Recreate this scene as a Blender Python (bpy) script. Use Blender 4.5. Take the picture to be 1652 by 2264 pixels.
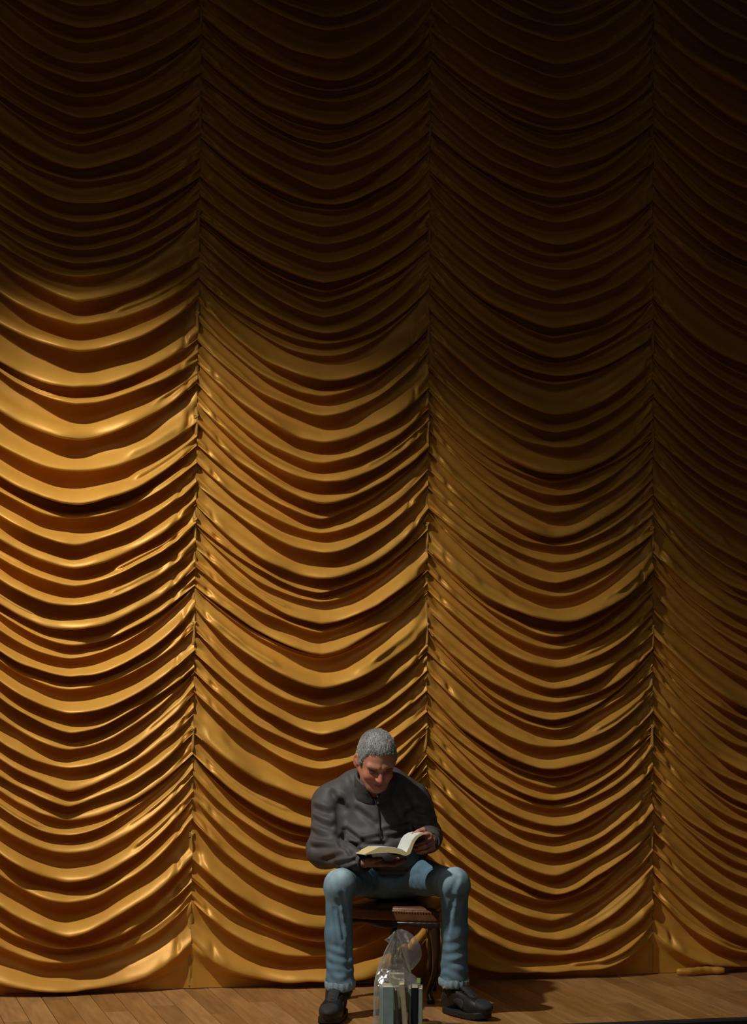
import bpy, math, random
import numpy as np
from mathutils import Matrix, Vector

# ------------------------------------------------------------------ clear
for o in list(bpy.data.objects):
    bpy.data.objects.remove(o, do_unlink=True)
scene = bpy.context.scene
COL = scene.collection
random.seed(7)
RNG = np.random.default_rng(11)

# ------------------------------------------------------------------ camera, world, light, exposure
F = 5000.0                      # focal length in pixels of the 1652 x 2264 frame
CAM = np.array([0.0, 0.0, 1.6])
PITCH, ROLL = math.radians(3.07), math.radians(0.40)
cam_data = bpy.data.cameras.new('camera')
cam_data.sensor_fit = 'HORIZONTAL'
cam_data.sensor_width = 36.0
cam_data.lens = 36.0 * F / 1652.0
cam_data.clip_end = 200
cam = bpy.data.objects.new('camera', cam_data)
COL.objects.link(cam)
CM = Matrix.Rotation(math.pi / 2 + PITCH, 4, 'X') @ Matrix.Rotation(ROLL, 4, 'Z')
CM.translation = Vector(CAM)
cam.matrix_world = CM
scene.camera = cam

world = bpy.data.worlds.new('dark_hall')
scene.world = world
world.use_nodes = True
bg = world.node_tree.nodes['Background']
bg.inputs[0].default_value = (1.0, 0.90, 0.78, 1)
bg.inputs[1].default_value = 0.013

def spot(name, loc, target, energy, angle, blend, size, color):
    d = bpy.data.lights.new(name, 'SPOT')
    d.energy = energy; d.spot_size = math.radians(angle); d.spot_blend = blend
    d.shadow_soft_size = size; d.color = color
    o = bpy.data.objects.new(name, d); COL.objects.link(o)
    o.location = loc
    o.rotation_euler = (Vector(target) - Vector(loc)).to_track_quat('-Z', 'Y').to_euler()
    return o
# the stage lantern: high, to the left and in front of the curtain
spot('stage_spotlight', (-2.05, 8.05, 4.4), (0.55, 10.62, -1.9), 590, 72, 1.0, 0.06, (1.0, 0.955, 0.875))
# dim soft fill added above the stalls to lift the curtain's recesses
fill_d = bpy.data.lights.new('hall_fill', 'AREA'); fill_d.shape = 'RECTANGLE'; fill_d.size = 5.0; fill_d.size_y = 3.0
fill_d.energy = 7.0; fill_d.spread = math.radians(54); fill_d.color = (1.0, 0.93, 0.84)
fill_o = bpy.data.objects.new('hall_fill', fill_d); COL.objects.link(fill_o)
fill_o.location = (-1.2, 2.5, 6.5); fill_o.rotation_euler = (Vector((-.2, 9.6, -.4)) - Vector((-1.2, 2.5, 6.5))).to_track_quat('-Z', 'Y').to_euler()

vs = scene.view_settings
vs.view_transform = 'Standard'; vs.look = 'None'; vs.gamma = 1.0
vs.use_curve_mapping = False
vs.exposure = 0.0

# ------------------------------------------------------------------ helpers: geometry
_R = np.array(CM.to_3x3())
def W(px, py, y):
    """point of the place at depth y that stands at photograph position px, py"""
    d = _R @ np.array([(px - 826.0) / F, -(py - 1132.0) / F, -1.0])
    return CAM + d * ((y - CAM[1]) / d[1])

def link(name, me, mats=(), parent=None, smooth=True, loc=None):
    o = bpy.data.objects.new(name, me)
    COL.objects.link(o)
    for m in (mats if isinstance(mats, (list, tuple)) else [mats]):
        if m is not None: me.materials.append(m)
    if parent is not None: o.parent = parent
    if loc is not None: o.location = loc
    if smooth and len(me.polygons):
        me.polygons.foreach_set('use_smooth', [True] * len(me.polygons))
    return o

def mesh_np(name, V, Q):
    """V (n,3), Q (m,4) quads (or (m,3) triangles)"""
    me = bpy.data.meshes.new(name)
    V = np.asarray(V, np.float32); Q = np.asarray(Q, np.int32)
    k = Q.shape[1]
    me.vertices.add(len(V)); me.vertices.foreach_set('co', V.ravel())
    me.loops.add(Q.size); me.loops.foreach_set('vertex_index', Q.ravel())
    me.polygons.add(len(Q))
    me.polygons.foreach_set('loop_start', np.arange(0, Q.size, k, dtype=np.int32))
    me.polygons.foreach_set('loop_total', np.full(len(Q), k, np.int32))
    me.update(calc_edges=True); me.validate()
    return me

def mesh_py(name, V, Fc):
    me = bpy.data.meshes.new(name)
    me.from_pydata([tuple(map(float, v)) for v in V], [], [tuple(f) for f in Fc])
    me.update(); return me

def grid_quads(nr, nc, wrap=False):
    r = np.arange(nr - 1)[:, None]; c = np.arange(nc if wrap else nc - 1)[None, :]
    c2 = (c + 1) % nc
    a = r * nc + c; b = r * nc + c2; d = (r + 1) * nc + c; e = (r + 1) * nc + c2
    return np.stack([a, b, e, d], -1).reshape(-1, 4)

class MB:
    """collects faces for one mesh"""
    def __init__(s): s.V = []; s.F = []
    def box(s, c, size, rot=None, bevel=0.0):
        c = np.array(c, float); hx, hy, hz = np.array(size) / 2
        b = min(bevel, hx * .9, hy * .9, hz * .9)
        rot = np.eye(3) if rot is None else np.array(rot)
        n = len(s.V)
        if b <= 0:
            pts = [(x, y, z) for x in (-hx, hx) for y in (-hy, hy) for z in (-hz, hz)]
            s.V += [c + rot @ np.array(p) for p in pts]
            s.F += [tuple(n + i for i in f) for f in ((0,1,3,2),(4,6,7,5),(0,4,5,1),(2,3,7,6),(0,2,6,4),(1,5,7,3))]
        else:
            idx = {}
            for sx in (-1, 1):
                for sy in (-1, 1):
                    for sz in (-1, 1):
                        for ax in range(3):
                            p = np.array([sx * (hx - b), sy * (hy - b), sz * (hz - b)])
                            p[ax] += (sx, sy, sz)[ax] * b
                            idx[(sx, sy, sz, ax)] = len(s.V); s.V.append(c + rot @ p)
            for ax in range(3):
                o1, o2 = [i for i in range(3) if i != ax]
                for sg in (-1, 1):
                    q = []
                    for a_, b_ in ((-1,-1),(1,-1),(1,1),(-1,1)):
                        k = [0,0,0]; k[ax] = sg; k[o1] = a_; k[o2] = b_
                        q.append(idx[(*k, ax)])
                    s.F.append(tuple(q))
                for s1 in (-1, 1):
                    for s2 in (-1, 1):
                        k = [0,0,0]; k[o1] = s1; k[o2] = s2
                        k1 = list(k); k1[ax] = -1; k2 = list(k); k2[ax] = 1
                        s.F.append((idx[(*k1, o1)], idx[(*k2, o1)], idx[(*k2, o2)], idx[(*k1, o2)]))
            for sx in (-1, 1):
                for sy in (-1, 1):
                    for sz in (-1, 1):
                        s.F.append(tuple(idx[(sx, sy, sz, a)] for a in range(3)))
        return s
    def tube(s, pts, rad, n=10, cap=True, flat=None):
        pts = np.array(pts, float); m = len(pts)
        rad = np.full(m, rad) if np.isscalar(rad) else np.array(rad, float)
        t = np.gradient(pts, axis=0); t /= np.linalg.norm(t, axis=1)[:, None] + 1e-9
        up = np.array([0, 0, 1.0]) if abs(t[0][2]) < .9 else np.array([1.0, 0, 0])
        base = len(s.V)
        u = np.cross(t[0], up); u /= np.linalg.norm(u)
        for i in range(m):
            u = u - t[i] * (u @ t[i]); u /= np.linalg.norm(u)
            v = np.cross(t[i], u)
            for k in range(n):
                a = 2 * math.pi * k / n
                s.V.append(pts[i] + rad[i] * (math.cos(a) * u + (1 if flat is None else flat) * math.sin(a) * v))
        for i in range(m - 1):
            for k in range(n):
                k2 = (k + 1) % n
                s.F.append((base + i*n + k, base + i*n + k2, base + (i+1)*n + k2, base + (i+1)*n + k))
        if cap:
            s.F.append(tuple(base + k for k in range(n))[::-1])
            s.F.append(tuple(base + (m-1)*n + k for k in range(n)))
        return s
    def prism(s, poly, ext):
        """polygon of 3D points extruded by ext"""
        n = len(poly); b = len(s.V); ext = np.array(ext, float)
        s.V += [np.array(p, float) for p in poly] + [np.array(p, float) + ext for p in poly]
        s.F.append(tuple(b + i for i in range(n))[::-1]); s.F.append(tuple(b + n + i for i in range(n)))
        for i in range(n):
            j = (i + 1) % n
            s.F.append((b + i, b + j, b + n + j, b + n + i))
        return s
    def build(s, name, mat, parent=None, smooth=False):
        me = mesh_py(name, s.V, s.F)
        import bmesh
        bm = bmesh.new(); bm.from_mesh(me); bmesh.ops.recalc_face_normals(bm, faces=bm.faces); bm.to_mesh(me); bm.free()
        return link(name, me, mat, parent, smooth)

def tag(o, label=None, cat=None, group=None, kind=None):
    if label: o['label'] = label
    if cat: o['category'] = cat
    if group: o['group'] = group
    if kind: o['kind'] = kind
    return o

def empty(name, loc, rz=0.0):
    o = bpy.data.objects.new(name, None); COL.objects.link(o)
    o.location = loc; o.rotation_euler = (0, 0, rz); o.empty_display_size = .1
    return o

def child(o, parent):
    """parent o while keeping world coordinates stored in its mesh"""
    o.parent = parent
    bpy_mat = Matrix.Translation(parent.location) @ parent.rotation_euler.to_matrix().to_4x4()
    p = parent.parent
    while p is not None:
        bpy_mat = (Matrix.Translation(p.location) @ p.rotation_euler.to_matrix().to_4x4()) @ bpy_mat
        p = p.parent
    o.matrix_parent_inverse = bpy_mat.inverted()
    return o

# ------------------------------------------------------------------ helpers: noise
def _hash(i, j, k, seed):
    h = (i * 374761393 + j * 668265263 + k * 2147483647 + seed * 1274126177) & 0xffffffff
    h = ((h ^ (h >> 13)) * 1274126177) & 0xffffffff
    return ((h ^ (h >> 16)) & 0xffff) / 32767.5 - 1.0

def vnoise(P, f=1.0, seed=0):
    P = np.asarray(P, np.float64) * f
    I = np.floor(P).astype(np.int64); T = P - I; T = T * T * (3 - 2 * T)
    out = 0
    for a in (0, 1):
        wa = T[..., 0] if a else 1 - T[..., 0]
        for b in (0, 1):
            wb = T[..., 1] if b else 1 - T[..., 1]
            for c in (0, 1):
                wc = T[..., 2] if c else 1 - T[..., 2]
                out = out + wa * wb * wc * _hash(I[..., 0] + a, I[..., 1] + b, I[..., 2] + c, seed)
    return out

def sm(a, b, x):
    t = np.clip((x - a) / (b - a), 0, 1); return t * t * (3 - 2 * t)

# ------------------------------------------------------------------ helpers: implicit surfaces
def smin(a, b, k):
    h = np.clip(.5 + .5 * (b - a) / k, 0, 1)
    return b * (1 - h) + a * h - k * h * (1 - h)
def smax(a, b, k): return -smin(-a, -b, k)
def cone(P, a, b, ra, rb):
    a = np.asarray(a, float); b = np.asarray(b, float); ab = b - a
    h = np.clip(((P - a) @ ab) / (ab @ ab), 0, 1)
    return np.linalg.norm(P - a - h[:, None] * ab, axis=1) - (ra + (rb - ra) * h)
def ell(P, c, r, R=None):
    q = P - np.asarray(c, float)
    if R is not None: q = q @ R
    r = np.asarray(r, float)
    k0 = np.linalg.norm(q / r, axis=1); k1 = np.linalg.norm(q / (r * r), axis=1) + 1e-9
    return k0 * (k0 - 1) / k1
def rbox(P, c, hs, r, R=None):
    q = P - np.asarray(c, float)
    if R is not None: q = q @ R
    q = np.abs(q) - (np.asarray(hs, float) - r)
    return np.linalg.norm(np.maximum(q, 0), axis=1) + np.minimum(q.max(1), 0) - r

def nets(fn, lo, hi, h):
    """surface nets: implicit function -> vertices, quads"""
    lo = np.asarray(lo, float); hi = np.asarray(hi, float)
    n = np.ceil((hi - lo) / h).astype(int) + 1
    ax = [lo[i] + h * np.arange(n[i]) for i in range(3)]
    f = np.empty(n, np.float32)
    step = max(1, int(400000 // (n[1] * n[2])))
    Y, Z = np.meshgrid(ax[1], ax[2], indexing='ij')
    for i0 in range(0, n[0], step):
        xs = ax[0][i0:i0 + step]
        P = np.empty((len(xs), n[1], n[2], 3))
        P[..., 0] = xs[:, None, None]; P[..., 1] = Y; P[..., 2] = Z
        f[i0:i0 + step] = fn(P.reshape(-1, 3)).reshape(len(xs), n[1], n[2])
    f[0] = f[-1] = 1; f[:, 0] = f[:, -1] = 1; f[:, :, 0] = f[:, :, -1] = 1
    s = f < 0
    cs = sum(s[a:n[0]-1+a, b:n[1]-1+b, c:n[2]-1+c].astype(np.int8) for a in (0,1) for b in (0,1) for c in (0,1))
    I = np.argwhere((cs > 0) & (cs < 8))
    idx = -np.ones(n - 1, np.int64); idx[tuple(I.T)] = np.arange(len(I))
    acc = np.zeros((len(I), 3)); cnt = np.zeros(len(I))
    cor = [(a, b, c) for a in (0,1) for b in (0,1) for c in (0,1)]
    for p in cor:
        for a in range(3):
            if p[a]: continue
            q = list(p); q[a] = 1
            fa = f[tuple((I + p).T)]; fb = f[tuple((I + q).T)]
            m = (fa < 0) != (fb < 0)
            t = fa[m] / (fa[m] - fb[m])
            pt = np.tile(np.array(p, float), (m.sum(), 1)); pt[:, a] += t
            acc[m] += pt; cnt[m] += 1
    V = lo + h * (I + acc / cnt[:, None])
    Q = []
    for a in range(3):
        b, c = (a + 1) % 3, (a + 2) % 3
        sl0 = [slice(1, -1)] * 3; sl0[a] = slice(0, -1)
        sl1 = list(sl0); sl1[a] = slice(1, None)
        s0, s1 = s[tuple(sl0)], s[tuple(sl1)]
        J = np.argwhere(s0 != s1)
        if not len(J): continue
        inside = s0[tuple(J.T)]
        off = np.ones(3, int); off[a] = 0
        J = J + off
        def cell(db, dc):
            K = J.copy(); K[:, b] -= db; K[:, c] -= dc
            return idx[tuple(K.T)]
        q = np.stack([cell(1, 1), cell(0, 1), cell(0, 0), cell(1, 0)], 1)
        q[~inside] = q[~inside][:, ::-1]
        Q.append(q)
    return V, np.concatenate(Q)

def vnormals(V, Q):
    n = np.cross(V[Q[:, 2]] - V[Q[:, 0]], V[Q[:, 3]] - V[Q[:, 1]])
    N = np.zeros_like(V)
    for k in range(4): np.add.at(N, Q[:, k], n)
    return N / (np.linalg.norm(N, axis=1)[:, None] + 1e-12)

def relax(V, Q, n, f=.5):
    for _ in range(n):
        S = np.zeros_like(V); C = np.zeros(len(V))
        for a, b in ((0, 1), (1, 2), (2, 3), (3, 0)):
            np.add.at(S, Q[:, a], V[Q[:, b]]); np.add.at(C, Q[:, a], 1)
            np.add.at(S, Q[:, b], V[Q[:, a]]); np.add.at(C, Q[:, b], 1)
        V = V + f * (S / C[:, None] - V)
    return V

def join_np(parts):
    V = []; Q = []; n = 0
    for v, q in parts:
        V.append(v); Q.append(q + n); n += len(v)
    return np.concatenate(V), np.concatenate(Q)

# ------------------------------------------------------------------ helpers: materials
def mat(name, color=(.5, .5, .5), rough=.5, noise=None, bump=None, spec=.5, sheen=0.0, metal=0.0, attr=None, sss=0.0, coat=0.0, aniso=0.0):
    """noise = (scale, amount, stretch) varies the colour; bump = (scale, strength, distance, stretch)"""
    m = bpy.data.materials.new(name); m.use_nodes = True
    nt = m.node_tree; b = nt.nodes['Principled BSDF']
    b.inputs['Base Color'].default_value = (*color, 1); b.inputs['Roughness'].default_value = rough
    b.inputs['Specular IOR Level'].default_value = spec; b.inputs['Metallic'].default_value = metal
    if sheen: b.inputs['Sheen Weight'].default_value = sheen; b.inputs['Sheen Tint'].default_value = (*color, 1)
    if coat: b.inputs['Coat Weight'].default_value = coat; b.inputs['Coat Roughness'].default_value = .25
    if sss:
        b.inputs['Subsurface Weight'].default_value = sss
        b.inputs['Subsurface Radius'].default_value = (.012, .004, .002); b.inputs['Subsurface Scale'].default_value = 1.0
    tc = nt.nodes.new('ShaderNodeTexCoord')
    def coords(st):
        mp = nt.nodes.new('ShaderNodeMapping'); mp.inputs['Scale'].default_value = st
        nt.links.new(tc.outputs['Object'], mp.inputs[0]); return mp.outputs[0]
    src = None
    if attr:
        at = nt.nodes.new('ShaderNodeAttribute'); at.attribute_name = attr; src = at.outputs['Color']
    if noise:
        nz = nt.nodes.new('ShaderNodeTexNoise'); nz.inputs['Scale'].default_value = noise[0]; nz.inputs['Detail'].default_value = 6
        nt.links.new(coords(noise[2] if len(noise) > 2 else (1, 1, 1)), nz.inputs['Vector'])
        mr = nt.nodes.new('ShaderNodeMapRange')
        mr.inputs[1].default_value = .25; mr.inputs[2].default_value = .75
        mr.inputs[3].default_value = 1 - noise[1]; mr.inputs[4].default_value = 1 + noise[1]
        nt.links.new(nz.outputs[0], mr.inputs[0])
        mx = nt.nodes.new('ShaderNodeVectorMath'); mx.operation = 'SCALE'
        if src: nt.links.new(src, mx.inputs[0])
        else: mx.inputs[0].default_value = color
        nt.links.new(mr.outputs[0], mx.inputs[3]); src = mx.outputs[0]
    if src: nt.links.new(src, b.inputs['Base Color'])
    if bump:
        nz = nt.nodes.new('ShaderNodeTexNoise'); nz.inputs['Scale'].default_value = bump[0]; nz.inputs['Detail'].default_value = 5
        nt.links.new(coords(bump[3] if len(bump) > 3 else (1, 1, 1)), nz.inputs['Vector'])
        bp = nt.nodes.new('ShaderNodeBump'); bp.inputs['Strength'].default_value = bump[1]; bp.inputs['Distance'].default_value = bump[2]
        nt.links.new(nz.outputs[0], bp.inputs['Height']); nt.links.new(bp.outputs[0], b.inputs['Normal'])
    return m

M_SATIN = mat('gold_satin', (.68, .345, .054), .48, noise=(2.2, .10), bump=(9, .10, .012, (1, 1, 2.6)), spec=.4, metal=.20)
M_TAPE = mat('gold_tape', (.50, .27, .05), .5, noise=(30, .12), bump=(40, .3, .004))
M_NYLON = mat('charcoal_nylon', (.088, .083, .083), .56, noise=(9, .10), bump=(240, .12, .001), spec=.25)
M_RIB = mat('charcoal_rib', (.085, .080, .080), .8, bump=(220, .3, .002, (1, 1, .08)))
M_DENIM = mat('faded_denim', attr='tint', rough=.85, noise=(60, .13, (1, 1, .35)), bump=(500, .25, .001), spec=.2)
M_FRAY = mat('frayed_denim', (.26, .35, .40), .9, noise=(180, .4))
M_SKIN = mat('skin', attr='tint', rough=.5, noise=(55, .07), bump=(260, .15, .001), spec=.35, sss=.12)
M_HAIR = mat('grey_hair', (.30, .30, .285), .5, noise=(42, .55, (1, .3, .4)), bump=(150, .9, .004, (1, .2, .25)), spec=.35)
M_BROW = mat('brow_hair', (.17, .085, .058), .9, spec=.1)
M_SHOE = mat('black_leather', (.011, .011, .011), .5, bump=(130, .2, .001))
M_SHOEG = mat('dark_grey_suede', (.026, .025, .026), .75, noise=(60, .15))
M_SOLE = mat('black_rubber', (.013, .013, .013), .6)
M_LACE = mat('black_lace', (.02, .019, .019), .8)
M_SOCK = mat('pale_sock', (.32, .30, .26), .9)
M_ZIP = mat('steel', (.45, .44, .42), .3, metal=1)
M_WOOD = mat('dark_wood', (.030, .013, .007), .35, noise=(14, .35, (1, 1, .1)), coat=.25)
M_LEATHER = mat('brown_leather', (.16, .062, .020), .42, noise=(18, .25), bump=(120, .3, .002))
M_BRASS = mat('old_brass', (.30, .19, .07), .4, metal=.8)
M_PAGES = mat('page_edges', (.80, .66, .34), .8, noise=(90, .10, (1, 1, 9)))
M_PAPER = mat('paper', (.78, .80, .78), .8)
M_COVER = mat('book_cover_dark', (.045, .028, .022), .5)

# ------------------------------------------------------------------ the stage: planks, nosing, fascia
ALPHA = math.radians(14.3)
CA, SA = math.cos(ALPHA), math.sin(ALPHA)
CY = 10.48
def CP(s, d, z):
    """curtain frame -> world: s along the curtain, d out of it towards the hall, z up"""
    s, d, z = np.broadcast_arrays(np.asarray(s, float), d, z)
    return np.stack([s * CA + d * SA, CY + s * SA - d * CA, z], -1)
def px_to_curtain(px, py, d=.05):
    D = _R @ np.array([(px - 826.0) / F, -(py - 1132.0) / F, -1.0])
    n = np.array([SA, -CA, 0.0]); p0 = np.array([0, CY, 0]) + n * d
    t = ((p0 - CAM) @ n) / (D @ n); p = CAM + t * D
    return (p - p0) @ np.array([CA, SA, 0.0]), p[2]

STAGE_D = 1.285
RZ = np.array([[CA, -SA, 0], [SA, CA, 0], [0, 0, 1.0]])
wood_mats = []
for k in range(6):
    v = [(.400, .205, .066), (.340, .165, .048), (.44, .23, .078), (.31, .155, .050), (.37, .18, .056), (.41, .215, .078)][k]
    m = mat('floor_board_wood', v, .42, noise=(7 + k, .30, (3.2, .35, 1)), bump=(30, .15, .002, (4, .3, 1)), spec=.4)
    wood_mats.append(m)
fl = MB()
fl.box(CP(.3, .27, -.045), (7.4, 1.92, .05), RZ)
floor = tag(fl.build('floor', mat('sub_floor', (.03, .016, .008), .9)), 'worn wooden stage floor of narrow boards', None, None, 'structure')
PW = .108
ss = np.arange(-3.35, 3.95, PW)
plank_meshes = {}
for i, s0 in enumerate(ss):
    cuts = [STAGE_D - .06, random.uniform(.15, 1.1), -.70] if i % 2 else [STAGE_D - .06, -.70]
    for j in range(len(cuts) - 1):
        L = cuts[j] - cuts[j + 1] - .002
        key = (round(L, 3), i % 6)
        b = MB(); b.box((0, 0, 0), (PW - .0025, L, .02), None, .0012)
        o = b.build('plank', wood_mats[(i * 5 + j * 2) % 6], floor)
        c = CP(s0 + PW / 2, (cuts[j] + cuts[j + 1]) / 2, -.010 - random.uniform(0, .0012))
        o.location = c; o.rotation_euler = (0, 0, ALPHA)
b = MB(); b.box(CP(.3, STAGE_D - .03, -.018), (7.4, .055, .036), RZ, .006)
tag(b.build('trim_1', mat('stage_nosing', (.022, .016, .013), .6)), 'dark wooden nosing along the front edge of the stage', None, None, 'structure')
b = MB(); b.box(CP(.3, STAGE_D - .05, -.55), (7.4, .03, 1.02), RZ)
tag(b.build('trim_2', mat('stage_front_black', (.012, .011, .010), .8)), 'black front face of the stage below its edge', None, None, 'structure')

# ------------------------------------------------------------------ the gathered gold curtain
A_ = [-22,16,60,97,142,183,216,262,295,320,376,402,455,493,524,552,583,611,667,719,778,860,896,971,1045,1117,1148,1203,1251,1295,1342,1390,1423,1452,1495,1526,1576,1618,1655,1693,1744,1776,1810,1845,1884,1943,1988,2060,2098,2122,2184]
B_ = [-30,0,35,68,135,180,202,228,274,291,318,334,372,420,453,466,504,542,583,627,646,665,702,739,760,788,842,875,917,976,1023,1068,1112,1144,1175,1223,1278,1306,1328,1377,1396,1442,1455,1516,1562,1620,1655,1698,1770,1828,1850,1882,1932,1979,2047,2077,2112,2167]
C_ = [-30,0,31,58,93,142,173,222,261,285,302,329,370,403,436,457,491,542,568,598,641,674,724,747,788,804,832,850,916,953,991,1048,1062,1094,1130,1185,1209,1243,1289,1317,1372,1409,1435,1474,1523,1551,1589,1608,1652,1699,1716,1740,1768,1783,1822,1850,1882,1929,1972,1992,2035,2076,2108,2147]
D_ = [-20,20,60,106,162,222,285,308,351,384,430,462,505,550,584,601,649,692,723,753,816,836,879,909,953,981,1020,1044,1077,1120,1137,1197,1256,1278,1317,1332,1379,1405,1438,1479,1516,1577,1599,1632,1658,1715,1744,1781,1801,1827,1860,1893,1920,1946,1983,2029,2079,2105,2137]
SEAM = [-1.940, -.8395, .2546, 1.371, 2.478]     # positions of the seams along the curtain
def smooth1(n, u, r):
    """smooth random function of u in [-1,1]"""
    v = r.uniform(-1, 1, n + 3); x = (u + 1) / 2 * n + 1e-6
    i = np.clip(np.floor(x).astype(int), 0, n); t = x - i; t = t * t * (3 - 2 * t)
    return v[i] * (1 - t) + v[i + 1] * t

# one fold in section: height between the ridge above (0) and its own ridge (1), and how far it stands out
PZ = np.array([.00, -.10, -.20, -.24, -.16, .02, .20, .36, .50, .62, .73, .83, .905, .955, .985, 1.0])
PD = np.array([.86, .68, .44, .20, .05, .00, .04, .13, .26, .42, .60, .78, .92, .985, .985, .93])
QZ = np.array([.00, -.08, -.16, -.18, -.08, .08, .24, .38, .48, .545, .60, .67, .76, .86, .95, 1.0])      # a rounder, rolled fold
QD = np.array([.90, .72, .46, .20, .05, .00, .02, .08, .20, .42, .62, .78, .90, .98, 1.0, .96])
NP_ = 22
_t = np.linspace(0, 1, len(PZ)); _tt = np.linspace(0, 1, NP_)
def _cr(y):
    out = []
    for x in _tt[:-1]:
        q = x * (len(y) - 1); i = int(q); f = q - i
        p0, p1 = y[max(i-1, 0)], y[i]; p2 = y[min(i+1, len(y)-1)]; p3 = y[min(i+2, len(y)-1)]
        out.append(.5 * (2*p1 + (p2-p0)*f + (2*p0-5*p1+4*p2-p3)*f*f + (3*p1-p0-3*p2+p3)*f**3))
    return np.array(out)
ZF, DF, ZG, DG = _cr(PZ), _cr(PD), _cr(QZ), _cr(QD)
TAU = _tt[:-1]

def make_panel(sL, sR, zc, zl, zr, uc, seed, ncol, name='curtain_panel'):
    """zc/zl/zr: heights of the ridges (top to bottom) at the low point, the left and the right seam"""
    r = np.random.default_rng(seed)
    v = np.linspace(-1, 1, ncol); u = np.sign(v) * (1 - (1 - np.abs(v)) ** 1.12) * .5 + v * .5
    s = sL + (u + 1) / 2 * (sR - sL)
    tt = np.where(u < uc, (uc - u) / (1 + uc), (u - uc) / (1 - uc))
    left = u < uc
    n = len(zc)
    # the folds of neighbouring panels are caught at the same points of their seam
    snap = lambda z: np.where(z < 4.6, .2 + .094 * np.round((z - .2) / .094), z) + r.uniform(-.006, .006, n)
    zl = .2 * zl + .8 * snap(zl); zr = .2 * zr + .8 * snap(zr)
    Z = np.empty((n, ncol))
    for k in range(n):
        ex = r.uniform(1.55, 1.95) + (1.5 if k == n - 1 else .6 if k == n - 2 else 0)
        g = np.where(tt < .10, tt ** ex, tt ** ex)
        rise = np.where(left, zl[k] - zc[k], zr[k] - zc[k])
        kink = r.uniform(0, .010) * np.maximum(0, 1 - tt / .35)
        Z[k] = zc[k] + rise * g - kink + .0060 * smooth1(8, u, r) * (1 - tt ** 4) + .0012 * smooth1(21, u, r)
    gap = .012
    for k in range(1, n):
        Z[k] = np.minimum(Z[k], Z[k - 1] - gap - .006 * (1 - tt))
    lim = .014 + .012 * np.arange(n)[::-1][:, None]
    Z = np.maximum(Z, np.minimum(lim, 1))
    H = np.empty_like(Z); H[1:] = Z[:-1] - Z[1:]; H[0] = .11
    hs = H.copy()
    for _ in range(2): hs[1:-1] = .25 * hs[:-2] + .5 * hs[1:-1] + .25 * hs[2:]
    A = np.empty_like(Z)
    for k in range(n):
        a = np.clip(1.0 * (.65 * H[k] + .35 * hs[k]), .014, .112) * r.uniform(.8, 1.15)
        A[k] = a * (1 - .58 * tt ** 1.7) * (1 + .24 * smooth1(7, u, r))
    base = .022 * (1 - tt ** 2.2)
    seamw = sm(.80, 1.0, tt)
    rows_d, rows_z = [], []
    for k in range(n):
        zu = Z[k - 1] if k else Z[0] + .11
        au = A[k - 1] if k else A[0]
        amp = np.where(True, 1, 1)
        part = []
        for side in (True, False):
            for _q in range(r.integers(0, 3)):
                if r.random() < .62 and H[k].mean() > .035:
                    part.append((side, r.uniform(.32, .78), r.uniform(.12, .80), r.uniform(.14, .34), r.uniform(.07, .14)))
        ph = r.uniform(0, 6.28); ph2 = r.uniform(0, 6.28)
        lam = r.uniform(0, .7)
        pk = []
        for side in (True, False):
            if r.random() < .75: pk.append((side, r.uniform(.80, .93), r.uniform(.5, 1.1)))
        for zf, df, ta in zip(ZF * lam + ZG * (1 - lam), DF * lam + DG * (1 - lam), TAU):
            w = sm(0, .35, ta)                      # the amplitude passes from the ridge above to this one
            a = au * (1 - w) + A[k] * w
            h = H[k] if k else np.full(ncol, .11)
            z = zu - h * zf if zf >= 0 else zu + np.minimum(h, hs[k]) * (-zf) * (1 - .7 * tt ** 2)
            d = base + a * df * (1 - .62 * sm(.88, 1.0, tt)) + .012 * sm(.9, 1, tt)
            for side, tc, tend, am, wd in part:
                on = sm(tend, tend + .10, tt) * np.where(left, side, not side)
                cen = .80 - .35 * tc
                d = d + A[k] * am * on * np.exp(-((ta - cen) / wd) ** 2) * (1 - .5 * seamw)
                d = d - A[k] * am * .35 * on * np.exp(-((ta - cen - .13) / wd) ** 2)
            d = d + .010 * seamw * np.sin(6.283 * 2 * ta + ph + 5 * tt) + .004 * seamw * np.sin(6.283 * 3.4 * ta + ph2 - 9 * tt)
            for side, t0, am in pk:             # the loop a fold makes where it is caught in the seam
                on = np.where(left, side, not side) * am
                d = d + .009 * on * np.exp(-((tt - t0 + .05) / .040) ** 2 - ((ta - .82) / .12) ** 2)
                d = d - .018 * on * np.exp(-((tt - t0 - .02) / .022) ** 2 - ((ta - .74) / .14) ** 2)
            rows_d.append(np.maximum(d, .002)); rows_z.append(z)
    # the hem: back under the last fold and down to the boards
    zl_ = Z[-1]; smo = smooth1(9, u, r) * sm(.1, .4, tt); smo2 = smooth1(26, u, r)
    for q in np.linspace(0, 1, 12):
        dd = base * (1 - .55 * q) + A[-1] * (.9 - .8 * min(1, q * 3)) + .022 * q * smo + .006 * q * smo2
        rows_d.append(np.maximum(dd, .012)); rows_z.append(zl_ * (1 - q) + .002 * q)
    Dm = np.array(rows_d); Zm = np.array(rows_z)
    S = np.tile(s, (len(Dm), 1))
    # small crumples of the cloth
    P = CP(S, Dm, Zm)
    N1 = vnoise(np.stack([S * 1.0, Zm * 2.4, Dm * 3], -1), 7.0, seed)
    Dm = Dm + .0020 * N1 + .0012 * vnoise(np.stack([S, Zm * 2, Dm * 2], -1), 19.0, seed + 3)
    P = CP(S, Dm, Zm)
    me = mesh_np(name, P.reshape(-1, 3), grid_quads(*S.shape)[:, ::-1])
    return link(name, me, M_SATIN, None, True)

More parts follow.
